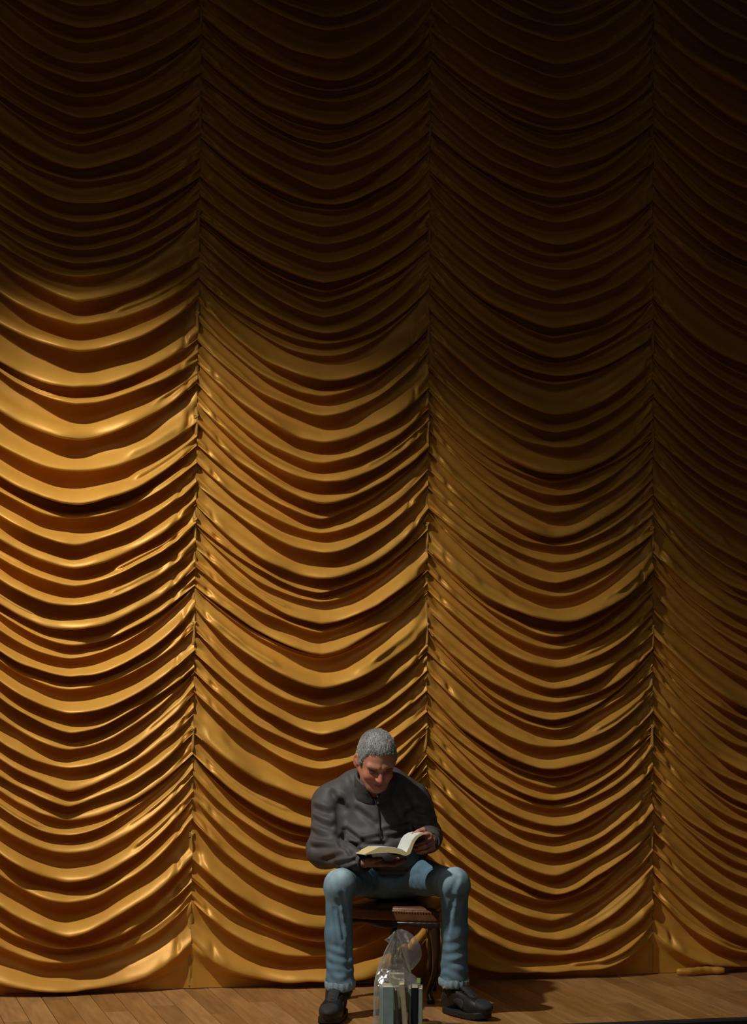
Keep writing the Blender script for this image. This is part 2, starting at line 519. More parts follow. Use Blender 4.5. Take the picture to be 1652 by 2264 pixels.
def heights(pxc, pys, pxL, sagL, pxR, sagR):
    zc = np.array([px_to_curtain(pxc, p)[1] for p in pys])
    zl = None if sagL is None else np.array([px_to_curtain(pxL, p - np.interp(p, *sagL))[1] for p in pys])
    zr = None if sagR is None else np.array([px_to_curtain(pxR, p - np.interp(p, *sagR))[1] for p in pys])
    if zl is None: zl = zc + (zr - zc) * 1.12
    if zr is None: zr = zc + (zl - zc) * .80
    return zc, zl, zr

curtain = empty('stage_curtain', CP(.27, 0, 0))
tag(curtain, 'tall gold satin stage curtain gathered into rows of swags', 'curtain')
sagA = ([0, 500, 950, 1150, 1400, 1700, 2050, 2125, 2184], [125, 118, 108, 120, 140, 150, 165, 135, 95])
sagBL = ([0, 900, 1500, 2050, 2115, 2167], [160, 168, 160, 160, 125, 85]); sagBR = ([0, 900, 1500, 2050, 2115, 2167], [140, 128, 138, 145, 120, 85])
sagCL = ([0, 900, 1700, 2060, 2110, 2147], [165, 178, 174, 150, 115, 75]); sagCR = ([0, 900, 1500, 2060, 2110, 2147], [120, 104, 125, 135, 110, 75])
sagDL = ([0, 900, 1700, 2060, 2105, 2137], [165, 175, 175, 150, 115, 75])
def up(zs):
    """carry the folds on above the frame"""
    zc, zl, zr = zs
    add = np.arange(8, 0, -1) * .085
    return np.concatenate([zc[0] + add, zc]), np.concatenate([zl[0] + add, zl]), np.concatenate([zr[0] + add, zr])
hA = up(heights(150, A_, 0, None, 428, sagA))
hB = up(heights(697, B_, 430, sagBL, 941, sagBR))
hC = up(heights(1212, C_, 944, sagCL, 1438, sagCR))
hD = up(heights(1652, D_, 1442, sagDL, 0, None))
hX = (hB[0], hB[1], hB[2])
for (a, b_, hh, uc, sd, nc) in [(SEAM[0], SEAM[1], hA, -.02, 21, 190), (SEAM[1], SEAM[2], hB, .05, 22, 200),
                                 (SEAM[2], SEAM[3], hC, .08, 23, 200), (SEAM[3], SEAM[4], hD, .0, 24, 170),
                                 (-3.04, SEAM[0], hX, .03, 25, 60), (SEAM[4], 3.58, hX, .02, 26, 60)]:
    child(make_panel(a, b_, *hh, uc, sd, nc), curtain)
for s0, s1, rr0 in ((1.46, 1.70, .018),):
    ss_ = np.linspace(s0, s1, 26); f = np.linspace(0, 1, 26)
    b = MB(); b.tube(CP(ss_, .105 + .012 * np.sin(f * 7), .003 + rr0 + .0 * f), rr0 * (.62 + .38 * np.sin(f * math.pi) ** .35 + .06 * np.sin(f * 31)), 14)
    child(b.build('hem_roll', M_SATIN, None, True), curtain)
tie_z = [.69, 1.165, 1.64, 2.11, 2.58, 3.05, 3.52, 4.0, 4.47]
for si, s in enumerate(SEAM):
    # the tape that gathers the seam
    zz = np.linspace(.015, 5.0, 420); rr = np.random.default_rng(50 + si)
    pin = np.zeros_like(zz)
    for tz in tie_z: pin = np.maximum(pin, np.exp(-((zz - tz) / .018) ** 2))
    tub = np.zeros_like(zz)
    for tz in tie_z: tub = np.maximum(tub, sm(tz - .105, tz - .09, zz) * sm(tz + .015, tz, zz))
    wob = .003 * np.interp(zz, np.linspace(0, 5, 90), rr.uniform(-1, 1, 90))
    V = []
    for k, a in enumerate(np.linspace(-1, 1, 7)):
        wd = .011 * (1 - .35 * pin)
        V.append(CP(s + wob + a * wd, .011 + .006 * (1 - a * a) + .006 * pin + .016 * tub * (1 - a * a) + .0025 * np.interp(zz, np.linspace(0, 5, 160), rr.uniform(-1, 1, 160)), zz))
    V = np.stack(V, 1)
    o = link('seam_tape', mesh_np('seam_tape', V.reshape(-1, 3), grid_quads(420, 7)), M_TAPE)
    child(o, curtain)
    for tz in tie_z:
        b = MB()
        for kk in range(3):
            a = np.linspace(0, 2 * math.pi, 17)
            ring = CP(s + .0115 * np.cos(a), .022 + .010 * np.sin(a), tz + (kk - 1) * .006 + .003 * np.cos(a + kk))
            b.tube(ring, .0032, 6, False)
        b.tube(CP(s + np.array([-.004, .002, .004]), np.array([.031, .034, .032]), tz + np.array([-.006, 0, .007])), .006, 8)
        child(b.build('gather_tie', M_TAPE, None, True), curtain)
#@@PEOPLE@@
# ------------------------------------------------------------------ the man: body
def RX(a): c, s = math.cos(a), math.sin(a); return np.array([[1,0,0],[0,c,-s],[0,s,c]])
def RY(a): c, s = math.cos(a), math.sin(a); return np.array([[c,0,s],[0,1,0],[-s,0,c]])
def RZm(a): c, s = math.cos(a), math.sin(a); return np.array([[c,-s,0],[s,c,0],[0,0,1]])
def unit(v): v = np.asarray(v, float); return v / np.linalg.norm(v)

# head frame: x to his left, -y the face, z up; nodded down over the book and turned a little
HC = W(833, 1679, 9.76)
HR = RZm(math.radians(13)) @ RX(math.radians(34))
NECK = np.array([.012, 9.935, .905])
def head_sdf(P):
    q = (P - HC) @ HR
    ax = q.copy(); ax[:, 0] = np.abs(ax[:, 0])          # mirrored half
    d = ell(q, (0, .012, .034), (.0765, .097, .085))
    d = smin(d, ell(q, (0, -.034, -.030), (.063, .064, .088)), .03)
    d = smin(d, cone(ax, (.058, .000, -.045), (.024, -.060, -.094), .021, .021), .025)
    d = smin(d, ell(q, (0, -.062, -.096), (.034, .032, .026)), .02)
    d = smin(d, cone(ax, (.012, -.086, .020), (.046, -.073, .020), .013, .011), .014)   # brow
    d = smin(d, ell(ax, (.039, -.064, -.034), (.022, .022, .022)), .02)                 # cheek
    d = smax(d, -ell(ax, (.032, -.100, -.003), (.021, .021, .0140)), .012)              # eye socket
    d = smin(d, ell(ax, (.031, -.0775, -.0045), (.0155, .0135, .0125)), .003)           # lids
    d = smin(d, cone(q, (0, -.088, .010), (0, -.112, -.030), .0085, .0125), .010)       # nose
    d = smin(d, ell(ax, (.0135, -.100, -.034), (.0085, .012, .008)), .006)
    d = smax(d, -ell(ax, (.0075, -.106, -.0425), (.004, .006, .004)), .003)
    d = smin(d, cone(ax, (0, -.0955, -.0595), (.022, -.084, -.0635), .0075, .004), .008)  # lips
    d = smin(d, cone(ax, (0, -.0930, -.0745), (.018, -.084, -.0705), .0080, .004), .008)
    d = smax(d, -cone(ax, (0, -.1035, -.0668), (.024, -.0900, -.0672), .0034, .0022), .003)
    d = smax(d, -cone(ax, (.019, -.1005, -.040), (.036, -.090, -.066), .004, .003), .010)  # fold beside nose
    d = smin(d, ell(q, (0, -.086, -.098), (.018, .014, .013)), .014)
    Re = RZm(math.radians(-24))
    e = ell(ax, (.084, .014, -.014), (.0085, .022, .036), Re)
    e = smax(e, -ell(ax, (.094, .008, -.008), (.009, .013, .022), Re), .005)
    e = smin(e, cone(ax, (.076, .002, -.022), (.082, .012, -.014), .010, .010), .006)
    d = smin(d, e, .007)
    nb = HC + HR @ np.array([0, .030, -.055])
    d = smin(d, cone(P, nb, NECK, .058, .066), .035)
    return d
hv, hq = nets(head_sdf, HC - (.12, .20, .27), HC + (.12, .22, .16), .0030)
hl = (hv - HC) @ HR
def G(c, r): return np.exp(-(((hl - np.array(c)) / np.array(r)) ** 2).sum(1))
ax_ = np.abs(hl[:, 0])
tint = np.tile(np.array([.62, .265, .165]), (len(hv), 1))
def mixc(t, c, w): t += (np.array(c) - t) * np.clip(w, 0, 1)[:, None]
mixc(tint, (.62, .19, .125), .75 * G((0, -.112, -.028), (.020, .03, .020)))
mixc(tint, (.62, .20, .135), .6 * np.exp(-(((ax_ - .042) / .022) ** 2 + ((hl[:, 1] + .075) / .05) ** 2 + ((hl[:, 2] + .030) / .020) ** 2)))
mixc(tint, (.62, .21, .145), .7 * np.exp(-(((ax_ - .085) / .014) ** 2 + ((hl[:, 2] + .004) / .04) ** 2)))
mixc(tint, (.26, .075, .06), .85 * np.exp(-((ax_ / .022) ** 4 + ((hl[:, 1] + .095) / .02) ** 2 + ((hl[:, 2] + .067) / .0075) ** 2)))
mixc(tint, (.46, .26, .20), .55 * np.exp(-((hl[:, 2] + .095) / .032) ** 2) * (hl[:, 1] < -.01) * (1 - np.exp(-((ax_ / .02) ** 2 + ((hl[:, 2] + .067) / .012) ** 2))))
mixc(tint, (.26, .105, .075), .75 * np.exp(-(((ax_ - .031) / .021) ** 4 + ((hl[:, 2] - .002) / .013) ** 2)) * (hl[:, 1] < -.05))  # brow and socket shade painted into the skin round the eyes
mixc(tint, (.06, .035, .028), .9 * np.exp(-(((ax_ - .031) / .013) ** 4 + ((hl[:, 2] + .0095 - .0035 * ((ax_ - .031) / .013) ** 2) / .0030) ** 2)) * (hl[:, 1] < -.06))

HIP = np.array([.085, 10.02, .545])
SHR = np.array([-.170, 9.985, .870]); SHL = np.array([.178, 9.995, .868])
ELR = W(722, 1878, 9.84); ELL_ = W(944, 1852, 9.88)
KNR = W(750, 1957, 9.53); KNL = W(1004, 1954, 9.58)
ANR = W(750, 2172, 9.53); ANL = W(1003, 2168, 9.63)
def finger(P, pts, r0, r1):
    d = None; n = len(pts) - 1
    for i in range(n):
        ra = r0 + (r1 - r0) * i / n; rb = r0 + (r1 - r0) * (i + 1) / n
        c = cone(P, pts[i], pts[i + 1], ra, rb)
        d = c if d is None else smin(d, c, .004)
    return d

# right hand, palm up under the book, fingers towards his left; left hand closed on the lifted pages
RWR = W(803, 1905, 9.60)
def rp(x, y, z): return RWR + np.array([x, y, z])
def rhand(P):
    d = cone(P, RWR * .45 + ELR * .55, rp(-.012, .005, -.002), .036, .027)
    d = smin(d, rbox(P, rp(.045, .000, -.004), (.048, .043, .016), .014, RZm(-.08) @ RX(-.15)), .02)
    d = smin(d, cone(P, rp(.002, -.010, .000), rp(.045, -.036, .002), .022, .018), .015)
    fs = [((.088, -.034, -.006), (.125, -.036, -.008), (.152, -.034, .002), (.168, -.030, .012), .0098, .0078),
          ((.092, -.011, -.007), (.133, -.011, -.010), (.162, -.009, .000), (.180, -.006, .010), .0100, .0080),
          ((.090, .012, -.007), (.129, .014, -.009), (.157, .015, .001), (.174, .017, .011), .0095, .0076),
          ((.084, .033, -.006), (.113, .038, -.007), (.134, .040, .001), (.149, .041, .009), .0085, .0068)]
    for a, b, c, e, r0, r1 in fs:
        d = smin(d, finger(P, [rp(*a), rp(*b), rp(*c), rp(*e)], r0, r1), .006)
    d = smin(d, finger(P, [rp(.010, -.030, .004), rp(.030, -.056, .010), rp(.052, -.066, .015), rp(.074, -.066, .019)], .0135, .0090), .009)
    return d
LWR = W(951, 1861, 9.62)
def lp(x, y, z): return LWR + np.array([x, y, z])
def lhand(P):
    d = cone(P, LWR * .45 + ELL_ * .55, lp(.000, .005, 0), .036, .028)
    d = smin(d, rbox(P, lp(-.010, -.045, .006), (.017, .048, .040), .015, RZm(.30) @ RY(-.25)), .02)
    # knuckles near the camera, fingers bent to the right of the book and under the pages
    fs = [((-.012, -.088, .038), (-.030, -.112, .034), (-.054, -.108, .022), (-.070, -.094, .016), .0102, .0082),
          ((-.006, -.092, .018), (-.026, -.118, .012), (-.054, -.114, .002), (-.072, -.098, -.002), .0104, .0084),
          ((-.002, -.090, -.003), (-.022, -.114, -.010), (-.050, -.110, -.018), (-.066, -.096, -.019), .0098, .0080),
          ((.000, -.084, -.022), (-.018, -.104, -.030), (-.040, -.102, -.036), (-.054, -.092, -.035), .0088, .0072)]
    for a, b, c, e, r0, r1 in fs:
        d = smin(d, finger(P, [lp(*a), lp(*b), lp(*c), lp(*e)], r0, r1), .006)
    d = smin(d, finger(P, [lp(-.016, -.020, .034), lp(-.030, -.052, .052), lp(-.050, -.070, .048), lp(-.072, -.078, .038)], .0140, .0088), .012)
    return d
rv, rq = nets(rhand, RWR + (-.20, -.10, -.06), RWR + (.21, .22, .06), .0024)
lv, lq = nets(lhand, LWR + (-.11, -.15, -.07), LWR + (.07, .21, .08), .0022)

# trunk and limbs under the clothes
def core(P):
    d = ell(P, (.03, 9.985, .76), (.15, .11, .20))
    d = smin(d, ell(P, HIP, (.15, .12, .10)), .06)
    for a, b, c in ((SHR, ELR, RWR), (SHL, ELL_, LWR)):
        d = smin(d, cone(P, a, b, .05, .04), .03); d = smin(d, cone(P, b, c, .038, .024), .02)
    for h, k, a in ((HIP + (-.09, 0, 0), KNR, ANR), (HIP + (.09, 0, 0), KNL, ANL)):
        d = smin(d, cone(P, h, k, .060, .034), .03); d = smin(d, cone(P, k + np.array([0, .012, 0]), a + np.array([0, .008, 0]), .032, .028), .01)
    d = smin(d, cone(P, NECK, (.02, 9.98, .85), .055, .10), .04)
    return d
cv, cq = nets(core, (-.32, 9.40, .06), (.46, 10.25, 1.0), .015)
BV, BQ = join_np([(hv, hq), (rv, rq), (lv, lq), (cv, cq)])
hand_t = np.tile(np.array([.58, .27, .18]), (len(BV) - len(hv), 1))
nz_ = vnoise(BV[len(hv):], 60, 5)
hand_t *= (1 + .10 * nz_)[:, None]
body_me = mesh_np('person', BV, BQ)
ca = body_me.color_attributes.new('tint', 'FLOAT_COLOR', 'POINT')
ca.data.foreach_set('color', np.hstack([np.vstack([tint, hand_t]), np.ones((len(BV), 1))]).astype(np.float32).ravel())
person = link('person', body_me, M_SKIN)
tag(person, 'grey-haired person in charcoal jacket and blue jeans sitting bent over an open book', 'person')

# hair: a short grey cap over the skull, thinner on the crown, and brows
def hair_sdf(P):
    q = (P - HC) @ HR
    ax = q.copy(); ax[:, 0] = np.abs(ax[:, 0])
    d = ell(q, (0, .013, .036), (.0810, .1015, .0895))
    d = smin(d, ell(ax, (.060, .010, -.010), (.024, .052, .050)), .02)
    # hairline: over the forehead, back at the temples, round the ear, down to the nape
    zl = np.interp(q[:, 1], [-.12, -.075, -.052, -.036, -.022, .030, .050, .13], [.083, .078, .064, .030, -.016, -.020, -.078, -.078])
    cut = zl + .10 * np.minimum(ax[:, 0], .05) * (q[:, 1] < -.06) - q[:, 2]
    cut = smax(cut, -ell(ax, (.088, .016, -.016), (.030, .026, .038)), .006)
    d = smax(d, cut, .010)
    d = d + .0022 * vnoise(q * np.array([1, .45, .45]), 120, 3) + .0018 * vnoise(q, 60, 9)
    return d
gv, gq = nets(hair_sdf, HC - (.13, .16, .14), HC + (.13, .16, .16), .0030)
hair = child(link('hair', mesh_np('hair', gv, gq), M_HAIR), person)
gn = vnormals(gv, gq); hr = np.random.default_rng(3)
pick = hr.choice(len(gv), 3600, replace=False)
sv, sf = [], []
for i in pick:
    p = gv[i]; nn = gn[i]; q = (p - HC) @ HR
    flow = np.array([q[0] * .9, -.75 - 4 * max(0, q[1]), -.15 - 5 * abs(q[0]) * (abs(q[0]) > .045)])
    flow = HR @ flow + hr.normal(0, .22, 3); flow -= nn * (flow @ nn)
    ln = np.linalg.norm(flow)
    if ln < 1e-6: continue
    flow /= ln; sd = np.cross(nn, flow); L_ = hr.uniform(.006, .013); w_ = .0008
    b0 = len(sv)
    for t, lift, ww in ((0, -.001, 1.0), (.55, .0022, .9), (1, .0012, .25)):
        c = p + flow * L_ * t + nn * lift
        sv += [c - sd * w_ * ww, c + nn * w_ * ww, c + sd * w_ * ww]
    for a in (0, 3):
        for k in range(3):
            k2 = (k + 1) % 3
            sf.append((b0 + a + k, b0 + a + k2, b0 + a + 3 + k2, b0 + a + 3 + k))
st = link('hair_strands', mesh_np('hair_strands', np.array(sv), np.array(sf)), mat('grey_hair_strands', (.43, .43, .41), .5, noise=(300, .7), spec=.35))
child(st, hair); st['kind'] = 'stuff'
for sgn in (-1, 1):
    b = MB()
    for k in range(16):
        f = k / 15
        a = np.array([sgn * (.013 + .036 * f), -.0968 + .019 * f * f, .0175 - .0105 * f * f + .003 * math.sin(f * 2.9) + random.uniform(-.0015, .0015)])
        e = a + np.array([sgn * .008, .0022, random.uniform(-.001, .002)])
        b.tube([HC + HR @ a, HC + HR @ ((a + e) / 2 + (0, -.0015, 0)), HC + HR @ e], [.0017, .0017, .0008], 5)
    child(b.build('eyebrow', M_BROW, None, True), person)

# ------------------------------------------------------------------ jacket
def seg_w(P, a, b, w):
    """soft closeness of points (x, z) to a line drawn in the photograph's plane"""
    a = np.asarray(a); b = np.asarray(b); ab = b - a
    p = P[:, [0, 2]]; h = np.clip(((p - a) @ ab) / (ab @ ab), 0, 1)
    return np.exp(-((np.linalg.norm(p - a - h[:, None] * ab, axis=1)) / w) ** 2)
def pxz(px, py, y=9.85):
    p = W(px, py, y); return np.array([p[0], p[2]])
COLC = np.array([.014, 9.895, .945]); COLA = unit((0, -.52, .85))
def jacket_sdf(P):
    d = ell(P, (.030, 9.985, .775), (.190, .150, .215))
    d = smin(d, ell(P, (.062, 9.985, .620), (.192, .165, .105)), .06)
    d = smin(d, ell(P, (.03, 9.90, .68), (.15, .11, .10)), .06)
    d = smin(d, cone(P, SHR + (.02, 0, .0), SHL + (-.02, 0, .0), .088, .086), .06)
    d = smin(d, cone(P, (-.06, 9.96, .945), (.085, 9.96, .945), .062, .062), .07)
    r = cone(P, SHR + (-.012, 0, -.015), ELR, .082, .077)
    r = smin(r, ell(P, ELR + (-.004, .01, -.010), (.078, .080, .070)), .03)
    r = smin(r, cone(P, ELR, RWR + (-.030, .010, .002), .076, .050), .035)
    l = cone(P, SHL + (.008, 0, -.015), ELL_, .078, .066)
    l = smin(l, cone(P, ELL_, LWR + (.004, .035, .000), .064, .050), .03)
    d = smin(d, smin(r, l, .01), .022)
    d = smax(d, .580 - P[:, 2] - .15 * np.maximum(0, np.abs(P[:, 0] - .06) - .17), .02)
    q = P - COLC; hgt = q @ COLA; rad = np.linalg.norm(q - hgt[:, None] * COLA, axis=1)
    return smax(d, -np.maximum(rad - .074, -hgt - .035), .012)
jv, jq = nets(jacket_sdf, (-.36, 9.50, .49), (.40, 10.24, 1.06), .0065)
jn = vnormals(jv, jq)
front = sm(.1, -.5, jn[:, 1])
disp = np.zeros(len(jv))
# folds seen in the photograph: (from, to, width, depth)
folds = [((752,1778),(757,1852),.015,.017), ((757,1852),(775,1868),.012,.010), ((698,1790),(730,1797),.012,.008), ((696,1814),(733,1826),.012,.010),
         ((690,1840),(735,1848),.012,.010), ((692,1870),(738,1863),.011,.009), ((720,1895),(770,1872),.010,.007), ((775,1870),(850,1862),.010,.010),
         ((765,1835),(800,1858),.009,.008), ((800,1858),(860,1845),.009,.008), ((845,1838),(905,1825),.009,.008), ((860,1852),(915,1838),.010,.010),
         ((905,1800),(915,1850),.012,.014), ((920,1790),(955,1800),.010,.008), ((925,1815),(968,1822),.010,.009), ((790,1790),(830,1820),.012,.006),
         ((838,1770),(845,1850),.007,.006), ((872,1775),(890,1812),.012,.007), ((735,1755),(765,1790),.012,.006), ((900,1745),(925,1790),.012,.006),
         ((745,1900),(790,1885),.008,.007), ((760,1915),(795,1900),.008,.006), ((790,1880),(850,1880),.010,.008), ((770,1720),(790,1768),.010,.004)]
for a, b_, w, dp in folds:
    A0, B0 = pxz(*a), pxz(*b_)
    disp -= 1.7 * dp * front * seg_w(jv, A0, B0, w * 1.25)
    off = np.array([0, w * 1.9])
    disp += 1.05 * dp * front * seg_w(jv, A0 + off, B0 + off, w * 1.1)
ridge = 1 - np.abs(vnoise(jv * np.array([1, 1, 1.7]), 13, 31)) * 2
disp += .0062 * (vnoise(jv * np.array([1, 1, 1.5]), 9, 31)) + .0020 * vnoise(jv * np.array([1, 1, 1.8]), 24, 32)
jv = relax(jv + jn * disp[:, None], jq, 2)
jacket = child(link('jacket', mesh_np('jacket', jv, jq), M_NYLON), person)
def collar_sdf(P):
    q = P - COLC; hgt = q @ COLA
    w = q - hgt[:, None] * COLA
    ex = w[:, 0]; side = unit(np.cross(COLA, (1, 0, 0))); ey = w @ side
    rad = np.sqrt((ex / 1.06) ** 2 + (ey / 1.0) ** 2)
    r0 = .080 + .10 * np.maximum(0, -hgt - .01) - .06 * np.maximum(0, hgt)
    d = np.abs(rad - r0) - .0065
    top = .052 - .10 * np.maximum(0, -(P[:, 1] - 9.86)) + .004 * np.sin(ex * 60)
    d = smax(d, np.maximum(hgt - top, -hgt - .05), .007)
    gap = np.maximum(np.abs(P[:, 0] - .014) - (.004 + .55 * np.maximum(0, hgt + .026)), P[:, 1] - 9.89)
    return smax(d, -gap, .006)
kv, kq = nets(collar_sdf, COLC - (.14, .14, .12), COLC + (.14, .14, .14), .0042)
kv = kv + vnormals(kv, kq) * (.0022 * vnoise(kv, 45, 41))[:, None]
child(link('collar', mesh_np('collar', kv, kq), M_NYLON), jacket)
# zip down the chest, pull tab
zp = []
for f in np.linspace(0, 1, 15):
    px, py = 834 + 8 * f, 1758 + 97 * f
    x, z = pxz(px, py)
    m = (np.abs(jv[:, 0] - x) < .012) & (np.abs(jv[:, 2] - z) < .012)
    y = jv[m, 1].min() if m.any() else 9.83
    m = (np.abs(kv[:, 0] - x) < .018) & (np.abs(kv[:, 2] - z) < .010)
    if m.any(): y = min(y, kv[m, 1].min())
    zp.append((x, y - .0015, z))
zp = np.array(zp); zp[1:-1, 1] = (zp[:-2, 1] + zp[1:-1, 1] + zp[2:, 1]) / 3
b = MB(); b.tube(zp, .0032, 6)
zipo = child(b.build('zipper', mat('zip_tape', (.012, .011, .011), .6), None, True), jacket)
b = MB(); p0 = zp[0] + (.001, -.005, 0)
b.tube([p0 + (0, -.002, .010), p0, p0 + (.001, .000, -.008)], [.0030, .0042, .0036], 8)
b.box(p0 + np.array([.002, -.003, -.024]), (.006, .002, .022), None, .0008)
child(b.build('zip_pull', M_ZIP, None, True), zipo)
# ribbed cuffs and hem band
def cuff(wr, elb, r, L, back):
    a = unit(wr - elb); u = unit(np.cross(a, (0, 0, 1))); v = np.cross(u, a)
    n = 40; rows = []
    for t, rr in ((-L, r * 1.06), (-L * .8, r * 1.16), (-L * .4, r * 1.10), (0, r), (.006, r * .95), (.004, r * .84), (-L * .6, r * .82)):
        c = wr + a * (t + back)
        rows.append([c + (rr + .0012 * ((k % 2) * 2 - 1)) * (math.cos(6.2832 * k / n) * u + math.sin(6.2832 * k / n) * v) for k in range(n)])
    V = np.array(rows).reshape(-1, 3)
    return child(link('cuff', mesh_np('cuff', V, grid_quads(7, n, True)), M_RIB), jacket)
cuff(RWR, ELR, .041, .050, .016); cuff(LWR, ELL_, .043, .050, -.004)
def hem_sdf(P):
    d = ell(P, (.066, 10.0, .600), (.180, .150, .16))
    return smax(np.abs(d) - .008, np.abs(P[:, 2] - .580) - .022, .008)
ev, eq = nets(hem_sdf, (-.16, 9.78, .53), (.30, 10.2, .63), .006)
child(link('waistband', mesh_np('waistband', ev, eq), M_RIB), jacket)

# ------------------------------------------------------------------ jeans
HEMR, HEML = ANR + (.004, 0, .000), ANL + (.002, 0, .004)
def jeans_sdf(P):
    d = ell(P, HIP + (0, .01, -.012), (.186, .155, .105))
    for sg, k, a, hm in ((-1, KNR, ANR, HEMR), (1, KNL, ANL, HEML)):
        h = HIP + np.array([sg * .098, -.01, -.005])
        t = cone(P, h, k, .090, .056)
        t = smin(t, ell(P, k + (0, -.002, .004), (.058, .058, .060)), .04)
        mid = (k + a) / 2 + np.array([sg * .004, .012, 0])
        t = smin(t, cone(P, k + (0, -.002, -.015), mid, .057, .053), .03)
        t = smin(t, cone(P, mid, hm, .053, .061), .025)
        t = smax(t, hm[2] - .020 - P[:, 2] + .14 * (P[:, 1] - hm[1]), .006)
        t = smax(t, -cone(P, hm + (0, 0, -.08), hm + (0, 0, .03), .054, .046), .006)
        d = smin(d, t, .035)
    return d
tv, tq = nets(jeans_sdf, (-.30, 9.40, .06), (.50, 10.26, .70), .0062)
tn = vnormals(tv, tq)
ff = sm(.2, -.4, tn[:, 1])
dj = np.zeros(len(tv))
jf = [((757,1975),(768,2040),.007,.010), ((748,1990),(760,2075),.007,.008), ((738,2010),(750,2090),.008,.005), ((722,2105),(768,2118),.009,.008),
      ((724,2128),(775,2136),.009,.009), ((728,2148),(770,2152),.009,.009), ((740,2090),(775,2108),.008,.007), ((770,2085),(772,2140),.007,.005),
      ((790,1935),(840,1985),.009,.007), ((810,1930),(850,1980),.008,.006), ((1005,1985),(990,2040),.010,.009), ((1000,2010),(990,2075),.010,.006),
      ((985,2095),(1030,2080),.010,.008), ((980,2120),(1035,2105),.010,.010), ((985,2142),(1030,2128),.009,.010), ((905,1935),(870,1975),.008,.007),
      ((925,1945),(880,1975),.008,.006), ((1012,1945),(995,1985),.012,.006), ((865,1940),(866,1980),.005,.005)]
jf = [(a, b_, w * (1.25 if abs(a[1] - b_[1]) < 25 else 1), dp * (.5 if abs(a[1] - b_[1]) < 25 else 1.1)) for a, b_, w, dp in jf]
for a, b_, w, dp in jf:
    A0, B0 = pxz(*a, 9.5), pxz(*b_, 9.5)
    dj -= dp * ff * seg_w(tv, A0, B0, w)
    off = np.array([w * 1.3, w * 1.1])
    dj += .5 * dp * ff * seg_w(tv, A0 + off, B0 + off, w * 1.1)
low = sm(.34, .16, tv[:, 2])
dj += .0045 * vnoise(tv * np.array([1, 1, .7]), 13, 51) + .0016 * vnoise(tv, 38, 52)
dj += low * .0024 * np.sin(tv[:, 2] * 110 + 40 * tv[:, 0] + 9 * vnoise(tv, 7, 53)) * (.4 + .6 * ff)
tv = relax(tv + tn * dj[:, None], tq, 2)
# worn, faded denim: paler knees (highlight painted in too), thighs and shins; darker on back faces
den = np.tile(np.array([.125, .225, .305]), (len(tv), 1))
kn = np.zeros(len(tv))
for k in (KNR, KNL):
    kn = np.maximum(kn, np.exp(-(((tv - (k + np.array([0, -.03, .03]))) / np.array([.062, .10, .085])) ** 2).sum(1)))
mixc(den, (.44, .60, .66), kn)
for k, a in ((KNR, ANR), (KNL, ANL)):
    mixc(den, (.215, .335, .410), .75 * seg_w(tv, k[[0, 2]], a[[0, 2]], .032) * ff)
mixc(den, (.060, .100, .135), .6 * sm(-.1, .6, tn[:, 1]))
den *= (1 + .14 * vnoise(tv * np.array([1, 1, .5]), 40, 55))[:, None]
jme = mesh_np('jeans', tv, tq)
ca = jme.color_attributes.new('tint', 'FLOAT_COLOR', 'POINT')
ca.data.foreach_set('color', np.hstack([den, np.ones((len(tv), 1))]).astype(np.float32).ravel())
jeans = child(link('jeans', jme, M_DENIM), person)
for hm in (HEMR, HEML):
    n = 72; rr = np.random.default_rng(int(hm[0] * 1000) % 97); rows = []
    for t, r0 in ((.018, .0605), (.010, .0640), (-.004, .0645), (-.013, .0630), (-.018, .060), (-.012, .055)):
        row = []
        for k in range(n):
            an = 6.2832 * k / n; r1 = r0 + .0022 * math.sin(an * 17) + rr.uniform(-.001, .001)
            row.append(hm + np.array([r1 * math.cos(an), r1 * math.sin(an), -.006 + t + .14 * (-0) + .14 * r1 * math.sin(an) + .0022 * math.sin(an * 5 + hm[0] * 9)]))
        rows.append(row)
    child(link('frayed_hem', mesh_np('frayed_hem', np.array(rows).reshape(-1, 3), grid_quads(6, n, True)), M_FRAY), jeans)

# ------------------------------------------------------------------ shoes
def sh_up(P):
    d = ell(P, (0, .140, .046), (.046, .078, .043))
    d = smin(d, cone(P, (0, .125, .052), (0, .015, .085), .040, .040), .03)
    d = smin(d, ell(P, (0, -.038, .055), (.038, .046, .058)), .025)
    d = smin(d, cone(P, (0, -.008, .07), (0, -.016, .112), .043, .046), .02)
    d = smax(d, .020 - P[:, 2], .006)
    d = smax(d, P[:, 2] - .118 + .25 * P[:, 1], .008)
    return smax(d, -cone(P, (0, -.012, .10), (0, -.016, .16), .036, .041), .006)
def sh_sole(P):
    q = P.copy(); q[:, 0] = q[:, 0] - .006 * np.sin(q[:, 1] * 14)
    a = np.array([0, -.040]); b_ = np.array([0, .162]); ab = b_ - a
    h = np.clip(((q[:, :2] - a) @ ab) / (ab @ ab), 0, 1)
    r = .042 + .008 * np.sin(np.clip(h, 0, 1) * 3.0 - .2)
    o = np.linalg.norm(q[:, :2] - a - h[:, None] * ab, axis=1) - r
    top = .027 + .010 * sm(.11, .21, P[:, 1]) + .006 * sm(0, -.08, P[:, 1])
    bot = .012 * sm(.14, .22, P[:, 1]) + .0035 * (np.sin(P[:, 1] * 330) > .3) * (P[:, 2] < .01)
    return smax(o, np.maximum(P[:, 2] - top, bot - P[:, 2]), .006)
def region(c, r): return lambda P: smax(sh_up(P) - .0028, ell(P, c, r), .003)
SHOE = {}
box = ((-.075, -.115, -.01), (.075, .235, .145))
SHOE['upper'] = nets(sh_up, *box, .0034); SHOE['sole'] = nets(sh_sole, *box, .0034)
SHOE['toe'] = nets(region((0, .178, .062), (.040, .046, .034)), *box, .0032)
